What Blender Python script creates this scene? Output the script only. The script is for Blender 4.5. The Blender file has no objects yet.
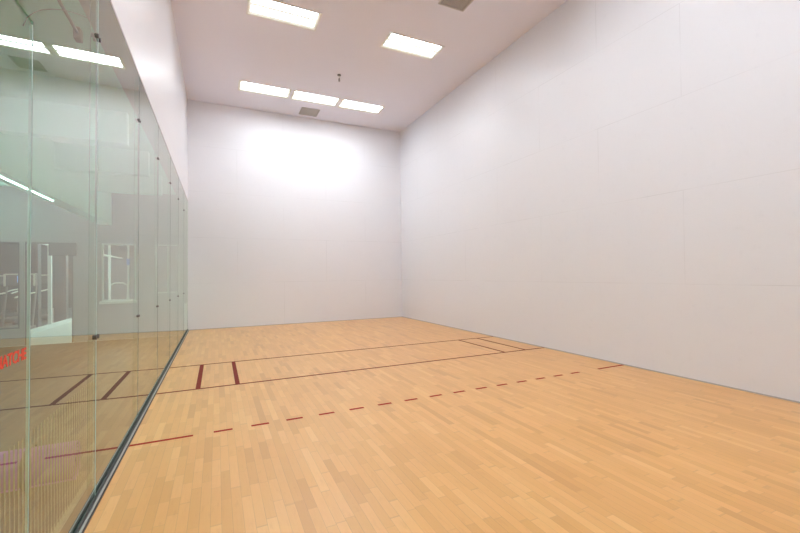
import bpy, bmesh, math, random
from mathutils import Vector, Matrix
random.seed(4)
PI = math.pi
C = bpy.context.scene.collection
W, D, H = 6.096, 12.19, 5.97       # court width, depth, height (front wall at y=0, court towards -y)
GZ = 3.31                          # top of the glass
SEAM = [-8.47, -7.02, -5.67, -4.22, -2.78, -1.37]
DOOR_Y = -9.43

# ------------------------------------------------------------------ mesh helpers
def box(bm, a, b, mi=0):
    vs = [bm.verts.new((x, y, z)) for x in (a[0], b[0]) for y in (a[1], b[1]) for z in (a[2], b[2])]
    fs = []
    for q in ((0,1,3,2), (4,6,7,5), (0,4,5,1), (2,3,7,6), (0,2,6,4), (1,5,7,3)):
        f = bm.faces.new([vs[i] for i in q]); f.material_index = mi; fs.append(f)
    return fs
def B(*boxes):
    bm = bmesh.new()
    for a, b in boxes: box(bm, a, b)
    return bm
def tube(bm, pts, r, n=10, cap=True):
    rings = []
    for i, p in enumerate(pts):
        p = Vector(p)
        a = Vector(pts[max(i-1, 0)]); b = Vector(pts[min(i+1, len(pts)-1)])
        t = (b-a).normalized()
        u = t.cross(Vector((0, 0, 1)))
        if u.length < .01: u = t.cross(Vector((0, 1, 0)))
        u.normalize(); v = t.cross(u)
        rr = r[i] if isinstance(r, (list, tuple)) else r
        rings.append([bm.verts.new(p + u*rr*math.cos(2*PI*k/n) + v*rr*math.sin(2*PI*k/n)) for k in range(n)])
    for a, b in zip(rings, rings[1:]):
        for k in range(n): bm.faces.new((a[k], a[(k+1) % n], b[(k+1) % n], b[k]))
    if cap: bm.faces.new(rings[0][::-1]); bm.faces.new(rings[-1])
    return bm
def obj(name, bm, mats, parent=None, bevel=0, smooth=False, seg=2):
    bmesh.ops.recalc_face_normals(bm, faces=bm.faces)
    me = bpy.data.meshes.new(name); bm.to_mesh(me); bm.free()
    for m in (mats if isinstance(mats, (list, tuple)) else [mats]): me.materials.append(m)
    o = bpy.data.objects.new(name, me); C.objects.link(o)
    if parent: o.parent = parent
    if smooth:
        for p in me.polygons: p.use_smooth = True
    if bevel:
        b = o.modifiers.new('bevel', 'BEVEL'); b.width = bevel; b.segments = seg; b.limit_method = 'ANGLE'
    return o
def thing(name, label, cat, loc=(0, 0, 0), group=None, rz=0):
    o = bpy.data.objects.new(name, None); C.objects.link(o)
    o.empty_display_size = .1; o.location = loc; o.rotation_euler.z = rz
    return tag(o, label, cat, group)
def tag(o, label, cat, group=None):
    o['label'] = label; o['category'] = cat
    if group: o['group'] = group
    return o
def struct(name, bm, mats, label=None, parent=None, **k):
    o = obj(name, bm, mats, parent, **k)
    if not parent: o['kind'] = 'structure'
    if label: o['label'] = label; 
    return o
def dup(root, loc, label):
    r = root.copy(); C.objects.link(r); r.location = loc; r['label'] = label
    for ch in list(root.children):
        c = ch.copy(); C.objects.link(c); c.parent = r
        for g in ch.children:
            d = g.copy(); C.objects.link(d); d.parent = c
    return r

# ------------------------------------------------------------------ materials
def mat(name, col, rough=.5, metal=0, spec=.5, **kw):
    m = bpy.data.materials.new(name); m.use_nodes = True
    p = m.node_tree.nodes['Principled BSDF']
    p.inputs['Base Color'].default_value = (*col, 1)
    p.inputs['Roughness'].default_value = rough
    p.inputs['Metallic'].default_value = metal
    p.inputs['Specular IOR Level'].default_value = spec
    for k, v in kw.items(): p.inputs[k.replace('_', ' ')].default_value = v
    return m
class N:
    def __init__(s, m): s.t = m.node_tree; s.n = s.t.nodes; s.l = s.t.links
    def new(s, ty, **k):
        n = s.n.new(ty)
        for a, b in k.items(): setattr(n, a, b)
        return n
    def set(s, sock, v):
        if hasattr(v, 'is_linked') or isinstance(v, bpy.types.NodeSocket): s.l.new(v, sock)
        else: sock.default_value = v
    def math(s, op, a, b=0.0, c=None):
        n = s.new('ShaderNodeMath', operation=op); s.set(n.inputs[0], a); s.set(n.inputs[1], b)
        if c is not None: s.set(n.inputs[2], c)
        return n.outputs[0]
    def mix(s, f, a, b, mode='MIX'):
        n = s.new('ShaderNodeMix', data_type='RGBA', blend_type=mode)
        s.set(n.inputs[0], f); s.set(n.inputs[6], a); s.set(n.inputs[7], b); return n.outputs[2]
    def noise(s, vec, scale, detail=3, rough=.5):
        n = s.new('ShaderNodeTexNoise'); n.inputs['Scale'].default_value = scale
        n.inputs['Detail'].default_value = detail; n.inputs['Roughness'].default_value = rough
        if vec is not None: s.l.new(vec, n.inputs['Vector'])
        return n.outputs['Fac']
    def pos(s):
        g = s.new('ShaderNodeNewGeometry'); x = s.new('ShaderNodeSeparateXYZ'); s.l.new(g.outputs['Position'], x.inputs[0])
        return g.outputs['Position'], x.outputs
    def comb(s, x, y, z):
        c = s.new('ShaderNodeCombineXYZ')
        for i, v in enumerate((x, y, z)): s.set(c.inputs[i], v)
        return c.outputs[0]

def wall_paint(name, col, axis, shift, seam=.10, low=False, rough=.38, spec=.45):
    """painted court panels, 8 x 4 ft, laid in running bond; axis = which horizontal axis runs along the wall"""
    m = mat(name, col, rough, spec=spec); g = N(m); p = g.n['Principled BSDF']
    P, xyz = g.pos()
    u = g.math('ADD', xyz[axis], shift); v = xyz[2]
    row = g.math('FLOOR', g.math('DIVIDE', v, 1.2))
    par = g.math('MODULO', row, 2.0)
    uu = g.math('ADD', u, g.math('MULTIPLY', par, 1.22))
    du = g.math('PINGPONG', uu, 1.22)          # distance to the nearest vertical joint (0 at 0, 2.44 ...)
    dv = g.math('PINGPONG', v, .6)
    lu = g.math('LESS_THAN', du, .0045); lv = g.math('LESS_THAN', dv, .0045)
    if low: lu = g.math('MULTIPLY', lu, g.math('GREATER_THAN', row, .5))
    ln = g.math('MAXIMUM', lu, lv)
    nz = g.noise(P, 1.3, 3); nz2 = g.noise(P, .55, 2)
    vis = g.math('MULTIPLY', ln, g.math('MULTIPLY_ADD', nz, 3.2, -1.05))
    vis = g.math('MAXIMUM', g.math('MINIMUM', vis, 1.0), 0.0)
    vis = g.math('MULTIPLY', vis, seam * 2)
    c1 = g.mix(g.math('MULTIPLY', nz2, .10), (*col, 1), (col[0]*.86, col[1]*.86, col[2]*.87, 1))
    # old ball scuffs: faint fine grey smudges
    sc = g.new('ShaderNodeMapRange'); g.l.new(g.noise(P, 9, 6, .7), sc.inputs[0])
    sc.inputs[1].default_value = .58; sc.inputs[2].default_value = .8; sc.inputs[4].default_value = .16
    c1 = g.mix(sc.outputs[0], c1, (col[0]*.7, col[1]*.7, col[2]*.72, 1))
    g.l.new(g.mix(vis, c1, (.33, .31, .31, 1)), p.inputs['Base Color'])
    b = g.new('ShaderNodeBump'); b.inputs['Strength'].default_value = .12; b.inputs['Distance'].default_value = .004
    g.l.new(g.math('SUBTRACT', g.noise(P, 60, 2), ln), b.inputs['Height']); g.l.new(b.outputs[0], p.inputs['Normal'])
    return m
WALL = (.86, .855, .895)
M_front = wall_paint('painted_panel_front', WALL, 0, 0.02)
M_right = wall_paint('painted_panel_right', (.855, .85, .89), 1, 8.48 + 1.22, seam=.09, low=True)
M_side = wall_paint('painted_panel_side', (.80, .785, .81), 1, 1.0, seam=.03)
M_ceil = mat('ceiling_paint', (.88, .875, .97), .75, spec=.2)
g = N(M_ceil); P, _ = g.pos()
g.l.new(g.mix(g.math('MULTIPLY', g.noise(P, .8, 3), .12), (.86, .845, .93, 1), (.84, .835, .93, 1)), g.n['Principled BSDF'].inputs['Base Color'])

def maple():
    m = mat('maple_floor', (.7, .45, .25), .3, spec=.15); g = N(m); p = g.n['Principled BSDF']
    P, o = g.pos()
    x, y = o[0], o[1]; w = .0572
    r = g.math('DIVIDE', g.math('ADD', x, 20), w); row = g.math('FLOOR', r)
    wn = g.new('ShaderNodeTexWhiteNoise', noise_dimensions='1D'); g.l.new(row, wn.inputs['W'])
    wn2 = g.new('ShaderNodeTexWhiteNoise', noise_dimensions='1D'); g.l.new(g.math('ADD', row, 37.3), wn2.inputs['W'])
    L = g.math('MULTIPLY_ADD', wn2.outputs[0], .32, .24)
    t = g.math('DIVIDE', g.math('ADD', y, g.math('MULTIPLY_ADD', wn.outputs[0], 5.0, 40.0)), L)
    # uneven board lengths: shift every joint with a second noise
    seg = g.math('FLOOR', g.math('ADD', t, g.math('MULTIPLY', g.noise(g.comb(row, g.math('MULTIPLY', t, .55), 0), 1.0, 0), 1.6)))
    wb = g.new('ShaderNodeTexWhiteNoise', noise_dimensions='2D'); g.l.new(g.comb(row, seg, 0), wb.inputs['Vector'])
    cr = g.new('ShaderNodeValToRGB'); g.l.new(wb.outputs[0], cr.inputs[0])
    e = cr.color_ramp.elements
    e[0].position = 0; e[0].color = (.62, .285, .072, 1)
    e[1].position = 1; e[1].color = (.88, .505, .178, 1)
    for q, c in ((.12, (.72, .358, .097, 1)), (.5, (.785, .402, .119, 1)), (.85, (.83, .438, .142, 1))):
        k = cr.color_ramp.elements.new(q); k.color = c
    grain = g.noise(g.comb(g.math('MULTIPLY', x, 90), g.math('MULTIPLY', y, 6), seg), 1.0, 4, .6)
    c = g.mix(g.math('MULTIPLY', grain, .42), cr.outputs[0], (.62, .28, .06, 1))
    c = g.mix(g.math('MULTIPLY', g.noise(P, 1.1, 3), .25), c, (.70, .37, .10, 1))
    d = g.math('PINGPONG', r, .5)
    gap = g.math('MULTIPLY', g.math('LESS_THAN', d, .028), g.math('MULTIPLY', g.noise(P, 4.0, 3), .5))
    c = g.mix(gap, c, (.26, .13, .05, 1))
    # grey-brown ends and broken dark joints between boards
    tt = g.math('ADD', t, g.math('MULTIPLY', g.noise(g.comb(row, g.math('MULTIPLY', t, .55), 0), 1.0, 0), 1.6))
    en = g.math('MULTIPLY', g.math('LESS_THAN', g.math('PINGPONG', tt, .5), .012), g.math('MULTIPLY', wb.outputs[0], .3))
    c = g.mix(en, c, (.28, .13, .05, 1))
    st = g.noise(g.comb(g.math('MULTIPLY', x, 30), g.math('MULTIPLY', y, 5), 3), 1.0, 5, .7)
    m2 = g.new('ShaderNodeMapRange'); g.l.new(st, m2.inputs[0]); m2.inputs[1].default_value = .55; m2.inputs[2].default_value = .80; m2.inputs[4].default_value = .45
    c = g.mix(m2.outputs[0], c, (.52, .22, .06, 1))
    # short dark scratches and nicks
    sp = g.noise(P, 26, 5, .75)
    ms = g.new('ShaderNodeMapRange'); g.l.new(sp, ms.inputs[0]); ms.inputs[1].default_value = .70; ms.inputs[2].default_value = .78; ms.inputs[4].default_value = .5
    c = g.mix(ms.outputs[0], c, (.25, .14, .07, 1))
    g.l.new(c, p.inputs['Base Color'])
    g.l.new(g.math('MULTIPLY_ADD', g.noise(P, 3, 3), .2, .45), p.inputs['Roughness'])
    b = g.new('ShaderNodeBump'); b.inputs['Strength'].default_value = .12; b.inputs['Distance'].default_value = .002
    g.l.new(g.noise(P, 5, 2), b.inputs['Height']); g.l.new(b.outputs[0], p.inputs['Normal'])
    p.inputs['Coat IOR'].default_value = 1.55; p.inputs['Coat Weight'].default_value = 1.0; p.inputs['Coat Roughness'].default_value = .32
    return m
M_floor = maple()
M_line = mat('maroon_line_paint', (.235, .048, .038), .85, spec=.05)
M_red = mat('red_line_paint', (.40, .045, .035), .85, spec=.05)

def glass():
    m = bpy.data.materials.new('clear_glass'); m.use_nodes = True; g = N(m); g.n.clear()
    out = g.new('ShaderNodeOutputMaterial'); mx = g.new('ShaderNodeMixShader')
    tr = g.new('ShaderNodeBsdfTransparent'); gl = g.new('ShaderNodeBsdfGlossy')
    gl.inputs['Roughness'].default_value = 0; gl.inputs['Color'].default_value = (.97, 1.0, .94, 1)
    tr.inputs['Color'].default_value = (.80, .94, .88, 1)
    fr = g.new('ShaderNodeFresnel'); fr.inputs['IOR'].default_value = 1.6
    ge = g.new('ShaderNodeNewGeometry')
    two = g.math('DIVIDE', g.math('MULTIPLY', fr.outputs[0], 2.0), g.math('ADD', fr.outputs[0], 1.0))
    fac = g.math('MULTIPLY', two, g.math('SUBTRACT', 1.0, ge.outputs['Backfacing']))
    g.l.new(fac, mx.inputs[0]); g.l.new(tr.outputs[0], mx.inputs[1]); g.l.new(gl.outputs[0], mx.inputs[2])
    g.l.new(mx.outputs[0], out.inputs[0]); return m
M_glass = glass()
M_edge = mat('green_glass_edge', (.25, .42, .38), .25, Alpha=.6)
M_clear = mat('polished_edge', (.5, .6, .55), .3, Alpha=.12)
M_joint = mat('clear_silicone', (.62, .85, .80), .3, Alpha=.8)
M_jfar = mat('grey_silicone', (.25, .28, .27), .4, Alpha=.6)
M_machine = mat('machine_grey', (.22, .22, .23), .5)
M_black = mat('black_metal', (.03, .03, .035), .4, .4)
M_clamp = mat('dark_bronze_clamp', (.10, .09, .09), .45, .3)
M_clamp2 = mat('grey_clamp', (.15, .14, .14), .45, .3)
M_alu = mat('brushed_aluminium', (.52, .53, .52), .35, .6)
M_track = mat('dark_channel', (.05, .052, .05), .45, .2)
M_white = mat('white_enamel', (.82, .80, .76), .4)
M_trim = mat('fixture_trim', (.74, .70, .68), .5)
M_vent = mat('vent_grey', (.50, .47, .45), .55)
M_dark = mat('dark_recess', (.05, .048, .045), .8)
M_caulk = mat('grey_caulk', (.52, .49, .48), .7)
def emit(name, col, s):
    m = bpy.data.materials.new(name); m.use_nodes = True
    p = m.node_tree.nodes['Principled BSDF']; p.inputs['Base Color'].default_value = (.8, .8, .8, 1)
    p.inputs['Emission Color'].default_value = (*col, 1); p.inputs['Emission Strength'].default_value = s
    return m
M_house = mat('fixture_pan', (.30, .29, .26), .5)
M_acryl = emit('prismatic_acrylic', (1, .97, .86), .42)
M_acryl.node_tree.nodes['Principled BSDF'].inputs['Base Color'].default_value = (.45, .44, .40, 1)
M_lamp = emit('fluorescent_lens', (.885, .95, 1.0), 15)
# prismatic lenses throw most of their light straight down
g = N(M_lamp); ge = g.new('ShaderNodeNewGeometry'); dp = g.new('ShaderNodeVectorMath', operation='DOT_PRODUCT')
g.l.new(ge.outputs['Incoming'], dp.inputs[0]); g.l.new(ge.outputs['Normal'], dp.inputs[1])
g.l.new(g.math('MULTIPLY', g.math('POWER', g.math('ABSOLUTE', dp.outputs['Value']), .45), 20.5), g.n['Principled BSDF'].inputs['Emission Strength'])
M_strip = emit('hall_strip_light', (.86, 1, .97), 6.5)
M_blue = mat('blue_plastic', (.02, .22, .75), .4)
M_screen = emit('lit_blue_screen', (.02, .25, .9), .9)

# ------------------------------------------------------------------ court shell
floor = struct('floor', B(((0, -D, -.1), (W, 0, 0))), M_floor, 'pale maple strip floor of the racquetball court')
LT = .0012
def line(name, a, b, m, label=None):
    o = obj(name, B(((a[0], a[1], -.001), (b[0], b[1], LT))), m, floor)
    if label: o['label'] = label
    return o
line('service_line', (0.035, -4.635), (W, -4.597), M_line, 'thin maroon line across the court nearest the front wall')
line('short_line', (0.035, -6.095), (W, -6.055), M_line, 'thin maroon line across the court behind the service boxes')
for xx, lb in ((.455, 'maroon service box line nearest the glass'), (.905, 'second maroon service box line from the glass'),
           (5.18, 'service box line farther from the right wall'), (5.64, 'service box line nearest the right wall')):
    hw = .027 if xx < 3 else .02
    line('service_box_line', (xx+.015-hw, -6.055), (xx+.015+hw, -4.635), M_line, lb)
YR = -7.64
line('receiving_line', (0.035, YR-.018), (.495, YR+.018), M_red, 'solid red end of the dashed line at the glass')
line('receiving_line', (W-.54, YR-.018+.02), (W, YR+.018+.02), M_red, 'solid red end of the dashed line at the right wall')
k = 0; x = .656
while x + .16 < W - .60:
    line('receiving_dash', (x, YR-.018+.02*x/W), (x+.153, YR+.018+.02*x/W), M_red); x += .312

T = .2
struct('wall_front', B(((-.0, 0, -.1), (W+T, T, H+.3))), M_front, 'white panelled front wall facing the court')
struct('wall_right', B(((W, -D-T, -.1), (W+T, 0, H+.3))), M_right, 'tall white panelled right side wall')
struct('wall_back', B(((-.17, -D-T, -.1), (W, -D, H+.3))), M_front)
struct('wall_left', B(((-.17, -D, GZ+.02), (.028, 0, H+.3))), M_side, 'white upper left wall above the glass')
struct('trim_1', B(((0.03, -.012, 0), (W-.012, 0, .012))), M_caulk)
struct('trim_2', B(((W-.012, -D, 0), (W, 0, .014))), M_caulk)

# ceiling with openings for the recessed fixtures
LX = [(1.195, 2.395), (2.452, 3.652), (3.705, 4.905)]
rows = [(-1.10, 3), (-4.45, 2), (-7.75, 2), (-10.5, 3)]
holes = []
for yc, n in rows:
    for i in ((0, 1, 2) if n == 3 else (0, 2)):
        y0 = yc - .27 if n == 3 and yc > -2 else yc - .27
        yy = -1.335 if yc == -1.10 else yc
        holes.append((LX[i][0], yy-.265, LX[i][1], yy+.265))
def ceil_mesh():
    bm = bmesh.new()
    xs = sorted({-.17, W+T} | {round(h[0], 4) for h in holes} | {round(h[2], 4) for h in holes})
    ys = sorted({-D-T, T} | {round(h[1], 4) for h in holes} | {round(h[3], 4) for h in holes})
    vt = {}
    def V(x, y, z):
        k = (x, y, z)
        if k not in vt: vt[k] = bm.verts.new(k)
        return vt[k]
    def inh(x, y): return any(h[0] < x < h[2] and h[1] < y < h[3] for h in holes)
    for i in range(len(xs)-1):
        for j in range(len(ys)-1):
            if inh((xs[i]+xs[i+1])/2, (ys[j]+ys[j+1])/2): continue
            bm.faces.new([V(xs[i], ys[j], H), V(xs[i], ys[j+1], H), V(xs[i+1], ys[j+1], H), V(xs[i+1], ys[j], H)])
    geo = bmesh.ops.extrude_face_region(bm, geom=bm.faces[:])
    bmesh.ops.translate(bm, verts=[v for v in geo['geom'] if isinstance(v, bmesh.types.BMVert)], vec=(0, 0, .02))
    return bm
struct('ceiling', ceil_mesh(), M_ceil, 'pinkish white court ceiling')
struct('ceiling_slab', B(((-.17, -D-T, H+.26), (W+T, T, H+.4))), M_ceil)

# ------------------------------------------------------------------ recessed fluorescent fixtures
def make_light():
    t = thing('ceiling_light', '', 'ceiling light', (0, 0, H), 'recessed ceiling lights')
    hx, hy, d = .60, .265, .085
    bm = bmesh.new()      # flange flush under the ceiling
    w = .022
    box(bm, (-hx-.008, -hy-.008, -.006), (hx+.008, -hy+w, -.0005)); box(bm, (-hx-.008, hy-w, -.006), (hx+.008, hy+.008, -.0005))
    box(bm, (-hx-.008, -hy+w, -.006), (-hx+w, hy-w, -.0005)); box(bm, (hx-w, -hy+w, -.006), (hx+.008, hy-w, -.0005))
    obj('frame', bm, M_white, t)
    obj('housing', B(((-hx+.004, -hy+.004, .012), (hx-.004, hy-.004, d))), M_white, t)
    X0, X1 = -hx+.004, hx-.004
    # prismatic lens: dim acrylic with two tube bands glowing through it
    bm = bmesh.new()
    ys = [-hy+.004, -.238, -.068, .004, .172, hy-.004]
    for y0, y1 in ((ys[0], ys[1]), (ys[2], ys[3]), (ys[4], ys[5])): box(bm, (X0, y0, .003), (X1, y1, .0115))
    for x0, x1 in ((X0, -hx+.06), (hx-.06, X1)):
        for y0, y1 in ((ys[1], ys[2]), (ys[3], ys[4])): box(bm, (x0, y0, .003), (x1, y1, .0115))
    obj('lens', bm, M_acryl, t)
    for y0, y1 in ((ys[1], ys[2]), (ys[3], ys[4])):
        obj('tube_glow', B(((-hx+.06, y0, .003), (hx-.06, y1, .0115))), M_lamp, t)
    return t
L0 = make_light()
desc = {(-1, 0): 'lit recessed light, leftmost of the row of three by the front wall',
        (-1, 1): 'lit recessed light, middle of the row of three by the front wall',
        (-1, 2): 'lit recessed light, rightmost of the row of three by the front wall',
        (-4, 0): 'large bright recessed light cut by the top of the picture, left of its pair',
        (-4, 2): 'single bright recessed light nearer the right wall, right of its pair',
        (-7, 0): 'recessed light above the mid court nearer the glass', (-7, 1): 'recessed light above the centre of the mid court', (-7, 2): 'recessed light above the mid court nearer the right wall',
        (-9, 0): 'recessed light behind the camera, second row from the back wall, glass side', (-9, 1): 'recessed light behind the camera, second row from the back wall, centre', (-9, 2): 'recessed light behind the camera, second row from the back wall, right side',
        (-10, 0): 'recessed light near the back wall, glass side', (-10, 1): 'recessed light near the back wall, centre', (-10, 2): 'recessed light near the back wall, right side'}
for n, h in enumerate(holes):
    cx, cy = (h[0]+h[2])/2, (h[1]+h[3])/2
    i = min(range(3), key=lambda q: abs((LX[q][0]+LX[q][1])/2-cx))
    key = min(desc, key=lambda q: (abs(q[0]-cy-.3) + 10*abs(q[1]-i)))
    if n == 0: L0.location = (cx, cy, H); L0['label'] = desc[key]
    else: dup(L0, (cx, cy, H), desc[key])

# ------------------------------------------------------------------ ceiling vents, sprinkler
def make_vent(loc, label, s=.25):
    t = thing('ceiling_vent', label, 'vent', loc, 'ceiling vents')
    bm = B(((-s, -s, -.012), (s, -s+.035, 0)), ((-s, s-.035, -.012), (s, s, 0)), ((-s, -s+.035, -.012), (-s+.035, s-.035, 0)), ((s-.035, -s+.035, -.012), (s, s-.035, 0)))
    obj('frame', bm, M_vent, t)
    obj('backing', B(((-s+.035, -s+.035, -.002), (s-.035, s-.035, 0))), M_dark, t)
    bm = bmesh.new()
    n = 15; q = s-.035
    for k in range(1, n):
        c = -q + 2*q*k/n
        box(bm, (c-.006, -q, -.011), (c+.006, q, -.0025)); box(bm, (-q, c-.006, -.0105), (q, c+.006, -.003))
    obj('grille', bm, M_vent, t)
    return t
make_vent((3.075, -.455, H), 'small square grey ceiling vent beside the row of three lights')
make_vent((4.385, -6.02, H), 'square grey ceiling vent cut by the top edge, near the right wall')
t = thing('ceiling_sprinkler', 'small dark sprinkler head hanging from the middle of the ceiling', 'sprinkler', (3.27, -2.77, H))
obj('escutcheon', tube(bmesh.new(), [(0, 0, .015), (0, 0, -.012), (0, 0, -.02)], [.045, .04, .018], 16), M_clamp, t)
obj('pipe', tube(bmesh.new(), [(0, 0, -.018), (0, 0, -.09)], .008, 10), M_white, t)
bm = tube(bmesh.new(), [(0, 0, -.085), (0, 0, -.105)], .014, 10)
tube(bm, [(-.012, 0, -.10), (-.022, 0, -.12), (0, 0, -.138)], .004, 6); tube(bm, [(.012, 0, -.10), (.022, 0, -.12), (0, 0, -.138)], .004, 6)
tube(bm, [(0, 0, -.136), (0, 0, -.142)], .02, 14)
obj('sprinkler_head', bm, M_clamp, t)

# ------------------------------------------------------------------ glass wall
GX0, GX1 = -.012, -.004
LEAN = .009
def clamp(parent, y, z, r=.022, m=None):
    bm = tube(bmesh.new(), [(GX0-.02, 0, 0), (GX1+.010, 0, 0)], r, 14)
    for v in bm.verts: v.co += Vector((0, y, z))
    return obj('clamp', bm, m or M_clamp, parent, smooth=False)
ords = ['first', 'second', 'third', 'fourth', 'fifth', 'sixth', 'seventh']
seams = SEAM[::-1] + [DOOR_Y]
prev = -.004
for i, y in enumerate(seams):
    y1 = prev; y0 = y + .006
    lab = ('narrow glass panel beside the glass door, running on above the door' if i == 6 else
           'tall clear glass panel of the court wall, %s from the front wall' % ords[i])
    t = thing('glass_partition', lab, 'glass panel', (0, (y0+y1)/2, 0), 'tall glass panels of the left court wall'); t.rotation_euler.y = LEAN
    c = (y0+y1)/2
    if i < 6:
        prof = [(y0, .012), (y1, .012), (y1, GZ), (y0, GZ)]
    else:   # runs on over the door
        prof = [(y0, .012), (y1, .012), (y1, GZ), (-10.6, GZ), (-10.6, 2.42), (y0, 2.42)]
    bm = bmesh.new()
    a = [bm.verts.new((GX0, p[0]-c, p[1])) for p in prof]; b = [bm.verts.new((GX1, p[0]-c, p[1])) for p in prof]
    bm.faces.new(a[::-1]); bm.faces.new(b)
    n = len(a)
    for k in range(n):
        f = bm.faces.new((a[k], a[(k+1) % n], b[(k+1) % n], b[k]))
        f.material_index = 2 if (i == 6 and k in (3, 4)) else 1
    obj('pane', bm, [M_glass, M_edge, M_clear], t)
    for ye, si in ((y0 - c + .018, i), (y1 - c - .018, i-1)):
        if 0 <= si < 6:
            for z in (1.004, 2.885): clamp(t, ye, z, .014 if si == 5 else .011, M_clamp if si == 5 else M_clamp2)
    if i < 6:
        ys = y0 - c
        jw = .006
        obj('joint', B(((GX0-.002, ys-.0065, .012), (GX1+.001, ys+.0005, GZ))), M_joint if i == 5 else M_jfar, t)
        t2 = thing('glass_fin', 'narrow clamped glass fin behind the %s glass joint from the front wall' % ords[i], 'glass fin', (0, y, 0), 'clamped fins behind the glass joints'); t2.rotation_euler.y = LEAN
        obj('fin_blade', B(((GX0-.03, -.004, .002), (GX0-.003, .004, GZ))), [M_glass], t2)
        obj('fin_edge', B(((GX0-.032, -.004, .002), (GX0-.03, .004, GZ))), [M_edge], t2)
    prev = y - .006
# door
door = struct('door_1', B(((GX0, -10.42, .02), (GX1, DOOR_Y-.004, 2.405))), [M_glass, M_clear], 'frameless glass door at the left edge of the picture'); door.rotation_euler.y = LEAN
for q in door.data.polygons:
    if abs(q.normal.z) > .9: q.material_index = 1
obj('door_edge', B(((GX0-.001, DOOR_Y-.004, .02), (GX1+.001, DOOR_Y+.001, 2.405))), M_joint, door)
obj('door_handle', tube(tube(tube(bmesh.new(), [(.045, -10.3, .85), (.045, -10.3, 1.25)], .012, 12), [(GX1, -10.3, .9), (.045, -10.3, .9)], .008), [(GX1, -10.3, 1.2), (.045, -10.3, 1.2)], .008), M_alu, door)
cu = bpy.data.curves.new('lettering', 'FONT'); cu.body = 'MATCHE'; cu.size = .062; cu.extrude = .0004; cu.offset = .0015; cu.align_x = 'RIGHT'; cu.space_character = .95
tx = bpy.data.objects.new('tmp_text', cu); C.objects.link(tx)
dg = bpy.context.evaluated_depsgraph_get(); me = bpy.data.meshes.new_from_object(tx.evaluated_get(dg)); bpy.data.objects.remove(tx)
M_sticker = mat('red_sticker', (.80, .06, .03), .5)
me.materials.clear(); me.materials.append(M_sticker)
tx = bpy.data.objects.new('door_lettering', me); C.objects.link(tx); tx.parent = door
tx.rotation_euler = (PI/2, 0, PI/2); tx.location = (GX1+.0006, -9.462, 1.057); tx['label'] = 'red sticker lettering on the glass door'
# another panel beyond the door closes the wall to the back
t = thing('glass_partition', 'glass panel beyond the door at the back of the court', 'glass panel', (0, -11.385, 0), 'tall glass panels of the left court wall'); t.rotation_euler.y = LEAN
obj('pane', B(((GX0, -.775, .012), (GX1, .775, GZ))), [M_glass], t)
t = thing('floor_track', 'long dark grey metal floor track under the glass wall', 'track', (0, -6.1, 0))
obj('channel', B(((-.03, -6.08, 0), (-.016, 6.09, .03)), ((0.0, -6.08, 0), (.012, 6.09, .03)), ((-.03, -6.08, 0), (.032, 6.09, .010))), M_track, t)
obj('cover_strip', B(((.0125, -6.08, .010), (.0255, 6.09, .018))), M_alu, t, bevel=.002)
struct('trim_3', B(((-.17, -D, GZ+.001), (.027, 0, GZ+.02))), mat('mauve_trim', (.50, .44, .46), .6))
# door header rail and cable
t = thing('overhead_rail', 'thin dark rail ending in a clamp high behind the glass', 'rail', (-.05, -9.6, 2.83))
obj('rail', tube(bmesh.new(), [(0, -1.0, 0), (0, 1.02, 0)], .008, 10), M_clamp2, t)
obj('rail_clamp', B(((-.02, 1.0, -.035), (.015, 1.06, .035))), M_clamp, t, bevel=.006)
pts = []
for k in range(25):
    q = k/24
    y = -9.42 + .9*q; z = 2.40 + .57*q**.735
    pts.append((GX0-.003, y, z))
o = obj('wall_cable', tube(bmesh.new(), pts, .002, 6), M_clamp2); tag(o, 'thin curved cable arching high behind the glass near the door', 'cable')

# ------------------------------------------------------------------ hall and gym beyond the glass
M_hfloor = mat('hall_floor', (.17, .145, .12), .55)
g = N(M_hfloor); P, _ = g.pos()
g.l.new(g.mix(g.noise(P, 35, 4), (.05, .038, .028, 1), (.03, .022, .016, 1)), g.n['Principled BSDF'].inputs['Base Color'])
M_tile = mat('pale_tile', (.62, .61, .58), .35)
g = N(M_tile); P, _ = g.pos()
bt = g.new('ShaderNodeTexBrick'); g.l.new(P, bt.inputs['Vector']); bt.offset = 0
bt.inputs['Color1'].default_value = (.64, .63, .6, 1); bt.inputs['Color2'].default_value = (.58, .57, .55, 1); bt.inputs['Mortar'].default_value = (.4, .4, .39, 1)
bt.inputs['Scale'].default_value = 1; bt.inputs['Brick Width'].default_value = .6; bt.inputs['Row Height'].default_value = .6; bt.inputs['Mortar Size'].default_value = .004
g.l.new(bt.outputs[0], g.n['Principled BSDF'].inputs['Base Color'])
M_hwall = mat('hall_wall_paint', (.33, .34, .34), .7)
M_hceil = mat('hall_ceiling_paint', (.62, .92, .86), .8)
M_gwall = mat('gym_wall_paint', (.13, .13, .135), .7)
M_mull = mat('white_mullion', (.75, .75, .74), .4)
M_frame = mat('charcoal_frame', (.10, .10, .105), .5)
HX = -4.6; EY = -.74
struct('floor_hall', B(((HX, -D, -.1), (-.03, EY-.15, -.0))), M_hfloor)
struct('floor_rubber', B(((-9, EY-.15, -.1), (-3.56, 12, -.0))), mat('gym_rubber_floor', (.07, .07, .075), .6))
struct('floor_gym', B(((-3.56, EY-.15, -.1), (-.0, 12, -.0))), M_tile)
struct('wall_hall_left', B(((HX-.15, -D, -.1), (HX, EY-.1, 3.6))), M_hwall)
struct('wall_hall_back', B(((HX, -D-.15, -.1), (-.17, -D, 3.6))), M_hwall)
struct('ceiling_hall', B(((HX, -D, 3.32), (-.17, EY-.1, 3.5))), M_hceil)
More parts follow.
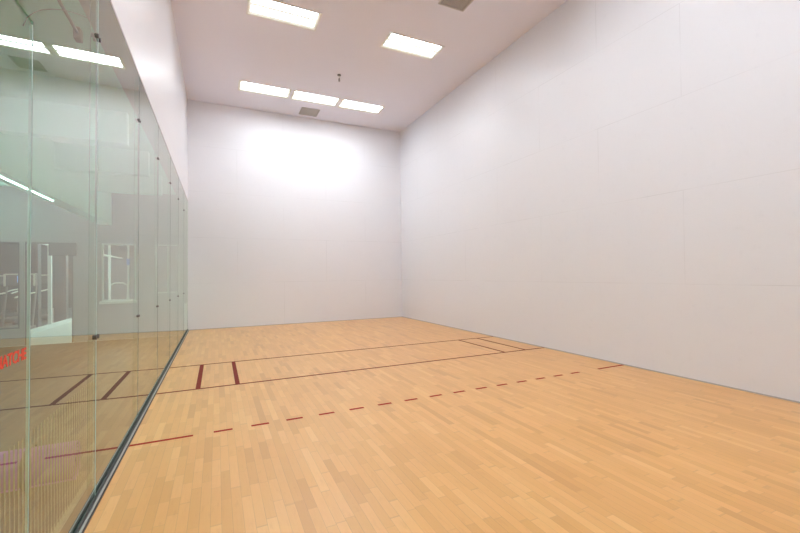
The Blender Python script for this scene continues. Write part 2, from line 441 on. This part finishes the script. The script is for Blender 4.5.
# end wall with doorway and windows
zt = 2.14
ops = [(-4.25, -3.0, .35), (-2.92, -2.12, 0.0), (-1.62, -.98, .86), (-.60, -.12, 1.0)]
bm = bmesh.new(); xs = HX - 4.4
prevx = xs
for a, b, zb in ops:
    box(bm, (prevx, EY-.1, 0), (a, EY, 3.6))
    box(bm, (a, EY-.1, zt), (b, EY, 3.6))
    if zb: box(bm, (a, EY-.1, 0), (b, EY, zb))
    prevx = b
box(bm, (prevx, EY-.1, 0), (-.03, EY, 3.3))
struct('wall_hall_end', bm, M_hwall, 'grey wall at the end of the hall, with a doorway and windows')
def wframe(name, a, b, zb, m, n=0, w=.03, y=EY):
    bm = B(((a, y-.08, zb), (a+w, y-.02, zt)), ((b-w, y-.08, zb), (b, y-.02, zt)), ((a+w, y-.08, zt-w), (b-w, y-.02, zt)))
    if zb: box(bm, (a+w, y-.08, zb), (b-w, y-.02, zb+w))
    for k in range(n):
        c = a + (b-a)*(k+1)/(n+1); box(bm, (c-w*.4, y-.07, zb), (c+w*.4, y-.03, zt-w))
    return struct(name, bm, m)
wframe('window_1', ops[2][0], ops[2][1], .86, M_mull)
w2 = wframe('window_2', ops[3][0], ops[3][1], 1.0, M_mull, 1)
wframe('door_2', ops[1][0], ops[1][1], 0, M_frame)
wframe('window_3', ops[0][0], ops[0][1], .35, M_frame, 1)
o = obj('window_ledge', B(((ops[2][0]-.02, EY-.22, .80), (ops[2][1]+.02, EY-.101, .86))), M_white, bevel=.006); tag(o, 'white ledge under the hall window behind the glass', 'ledge')
o = struct('window_4', B(*[((-3.60, y-.04, 0), (-3.52, y+.04, 3.1)) for y in (.9, 2.65, 4.93, 7.2, 9.4)], ((-3.6, -.7, 0), (-3.52, 11.9, .10)), ((-3.6, -.7, 2.3), (-3.52, 11.9, 2.36))), M_mull, 'white mullions of the glazed gym partition behind the glass')
struct('wall_gym_far', B(((-9, 11.9, -.1), (0, 12.05, 3.6))), M_gwall)
struct('wall_gym_left', B(((-9.15, EY, -.1), (-9, 12, 3.6))), M_gwall)
struct('wall_gym_right', B(((-.03, .21, -.1), (.1, 12, 3.6))), M_gwall)
struct('ceiling_gym', B(((-9, EY, 3.1), (-.03, 12, 3.3))), mat('gym_ceiling', (.45, .45, .44), .8))
for y, lb in ((2.35, 'nearer dark column beside the white mullions'), (4.5, 'farther dark column beside the white mullions')):
    o = obj('column', B(((-3.95, y-.22, 0), (-3.65, y, 3.1))), M_frame, bevel=.01); tag(o, lb + ' in the gym', 'column', 'gym columns')
o = obj('wall_sign', B(((-2.52, EY-.14, 1.86), (-2.05, EY-.1015, 2.14))), M_frame, bevel=.006); tag(o, 'dark rectangular box mounted over the hall doorway', 'sign')
o.location.y = 0
o = obj('wall_notice', B(((-3.78, 2.1245, 1.26), (-3.69, 2.1295, 1.50))), M_blue); o.parent = None; tag(o, 'small blue notice on the nearer dark column in the gym', 'notice')
o = struct('trim_8', B(((-1.15, EY-.07, .89), (-1.12, EY-.03, 2.11))), M_mull)
o = obj('wall_notice', B(((-1.165, EY-.075, 1.66), (-1.105, EY-.071, 1.80))), M_blue); tag(o, 'small blue notice on the white mullion of the hall window', 'notice')
# beams and light strips
for k, y in enumerate((-5.9, -4.3, -2.7)):
    o = struct('trim_%d' % (k+5), B(((HX, y-.06, 2.95), (-.26, y+.06, 3.32))), M_hceil)
def strip(x, y0, y1, z, lb, w=.012):
    o = obj('ceiling_strip_light', B(((x-w, y0, z-.008), (x+w, y1, z))), M_strip); tag(o, lb, 'strip light', 'strip lights beyond the glass'); return o
soff = struct('trim_4', B(((-1.62, -8.5, 2.53), (-1.40, -1.0, 3.32))), M_hceil)
strip(-3.2, -11, -1.5, 3.3199, 'long strip light added and widened to brighten the hall behind the glass', .24)  # added light source, widened to brighten the hall and its ceiling
strip(-1.51, -7.0, -4.05, 2.5299, 'thin bright strip light under the hall soffit')
strip(-4.6, 3, 11, 3.0995, 'light strip on the gym ceiling, nearer the partition', .12)
strip(-7.0, 0.5, 11, 3.0995, 'light strip on the gym ceiling, along the far side', .12)
strip(-1.8, 1.0, 11, 3.0995, 'light strip widened to brighten the corridor ceiling beyond the hall window', .5)  # made far wider than the gym strips so the corridor ceiling gets brighter

# slatted guard and rolled mat just outside the glass
t = thing('slatted_guard', 'low guard of thin pale vertical slats behind the lower left glass', 'guard', (-.10, -9.8, 0))
M_slat = mat('pale_slat', (.36, .28, .19), .5)
for k in range(72):
    y = -1.20 + k*.0412
    obj('slat', B(((-.001, y-.006, .025), (.001, y+.006, .66))), M_slat, t)
obj('rail', B(((-.012, -1.22, 0.0), (.012, 1.75, .025))), M_slat, t)
t = thing('rolled_mat', 'rolled purple exercise mat lying behind the slats', 'exercise mat', (-.19, -8.12, 0))
M_pur = mat('purple_foam', (.42, .12, .46), .7)
bm = bmesh.new(); N_ = 130; turns = 5; R0 = .135; ring = []
Lm = .85
for k in range(N_+1):
    q = k/N_; a = q*turns*2*PI; r = R0*(1-.82*q)
    ring.append((r*math.cos(a - PI/2), r*math.sin(a-PI/2) + R0))
th = .016
for k in range(N_):
    (y0, z0), (y1, z1) = ring[k], ring[k+1]
    def inn(y, z):
        v = Vector((y, z-R0)); return v*(1 - th/max(v.length, .03))
    i0, i1 = inn(y0, z0), inn(y1, z1)
    vs = [bm.verts.new(p) for p in ((0, y0, z0), (0, y1, z1), (0, i1[0], i1[1]+R0), (0, i0[0], i0[1]+R0))]
    vb = [bm.verts.new((-Lm, v.co.y, v.co.z)) for v in vs]
    bm.faces.new(vs); bm.faces.new(vb[::-1]); bm.faces.new((vs[0], vs[1], vb[1], vb[0])); bm.faces.new((vs[3], vs[2], vb[2], vb[3]))
bmesh.ops.remove_doubles(bm, verts=bm.verts, dist=1e-4)
obj('foam_roll', bm, M_pur, t)
obj('strap', tube(bmesh.new(), [(-.22, 0, R0), (-.25, 0, R0)], R0+.003, 32, False), M_frame, t)

# treadmills in the gym
def treadmill(loc, rz, label):
    t = thing('treadmill', label, 'treadmill', loc, 'treadmills in the gym', rz)
    obj('deck', B(((-.36, -.85, .06), (.36, .75, .18))), M_frame, t, bevel=.03)
    obj('belt', B(((-.26, -.84, .181), (.26, .60, .187))), M_black, t)
    for s in (-1, 1):
        obj('upright', tube(bmesh.new(), [(s*.33, .62, .15), (s*.33, .78, 1.25)], .03, 10), M_machine, t)
        obj('handrail', tube(bmesh.new(), [(s*.33, .74, 1.02), (s*.34, .35, .98), (s*.34, .05, .92)], .02, 8), M_white, t)
    c = obj('console', B(((-.36, .72, 1.18), (.36, .80, 1.52))), M_machine, t, bevel=.02)
    obj('screen', B(((-.05, .708, 1.28), (.05, .719, 1.46))), M_screen, c)
    for a, b in (((-.36, .70, 1.18), (-.32, .72, 1.52)), ((.32, .70, 1.18), (.36, .72, 1.52)), ((-.32, .70, 1.48), (.32, .72, 1.52))):
        pass
    obj('console_trim', B(((-.35, .700, 1.19), (-.31, .719, 1.51)), ((.31, .700, 1.19), (.35, .719, 1.51)), ((-.31, .700, 1.48), (.31, .719, 1.51))), M_white, c)
    for s in (-1, 1): obj('foot', B(((s*.3-.04, -.8, 0), (s*.3+.04, .7, .06))), M_black, t)
    return t
treadmill((-4.12, 1.2, 0), -.25, 'treadmill seen left of the door edge, nearest of the gym machines')
treadmill((-4.95, 5.0, 0), -.25, 'treadmill seen between the white mullions')
treadmill((-6.1, 2.3, 0), -.25, 'treadmill farthest left in the gym')
treadmill((-6.3, 6.6, 0), -.25, 'treadmill farthest back in the gym')
o = thing('bench', 'small metal framed bench behind the hall window', 'bench', (-1.9, 1.8, 0))
obj('seat', B(((-.25, -.5, .42), (.25, .5, .5))), M_frame, o, bevel=.02)
for sx in (-1, 1):
    obj('leg_frame', tube(bmesh.new(), [(sx*.2, -.4, .0), (sx*.2, -.4, .42)], .018), M_alu, o); obj('leg_frame', tube(bmesh.new(), [(sx*.2, .4, .0), (sx*.2, .4, .42)], .018), M_alu, o)
obj('backrest', tube(bmesh.new(), [(-.2, .45, .5), (-.22, .5, 1.15), (-.1, .52, 1.22), (.1, .52, 1.22), (.22, .5, 1.15), (.2, .45, .5)], .018), M_white, o)

# ------------------------------------------------------------------ world
w = bpy.data.worlds.new('world'); bpy.context.scene.world = w; w.use_nodes = True
w.node_tree.nodes['Background'].inputs[0].default_value = (.75, .8, .85, 1); w.node_tree.nodes['Background'].inputs[1].default_value = .6

# ------------------------------------------------------------------ camera
yaw, pitch, roll = 4.34812928e-01, 1.07654267e-02, -1.27299680e-02
cy, sy, cp, sp = math.cos(yaw), math.sin(yaw), math.cos(pitch), math.sin(pitch)
f = Vector((sy*cp, cy*cp, sp)); r = Vector((cy, -sy, 0)); u = r.cross(f)
c, s = math.cos(roll), math.sin(roll)
rr = c*r + s*u; uu = -s*r + c*u
cam = bpy.data.cameras.new('camera'); co = bpy.data.objects.new('camera', cam); C.objects.link(co)
Mx = Matrix((( rr.x, uu.x, -f.x, .6927), (rr.y, uu.y, -f.y, -11.5022), (rr.z, uu.z, -f.z, 1.3698), (0, 0, 0, 1)))
co.matrix_world = Mx
cam.sensor_width = 36; cam.lens = 393.903/800*36; cam.shift_y = 3.6/800; cam.clip_start = .02; cam.clip_end = 100
bpy.context.scene.camera = co
v = bpy.context.scene.view_settings
v.view_transform = 'Standard'; v.look = 'None'; v.exposure = .85; v.gamma = 1; v.use_curve_mapping = False
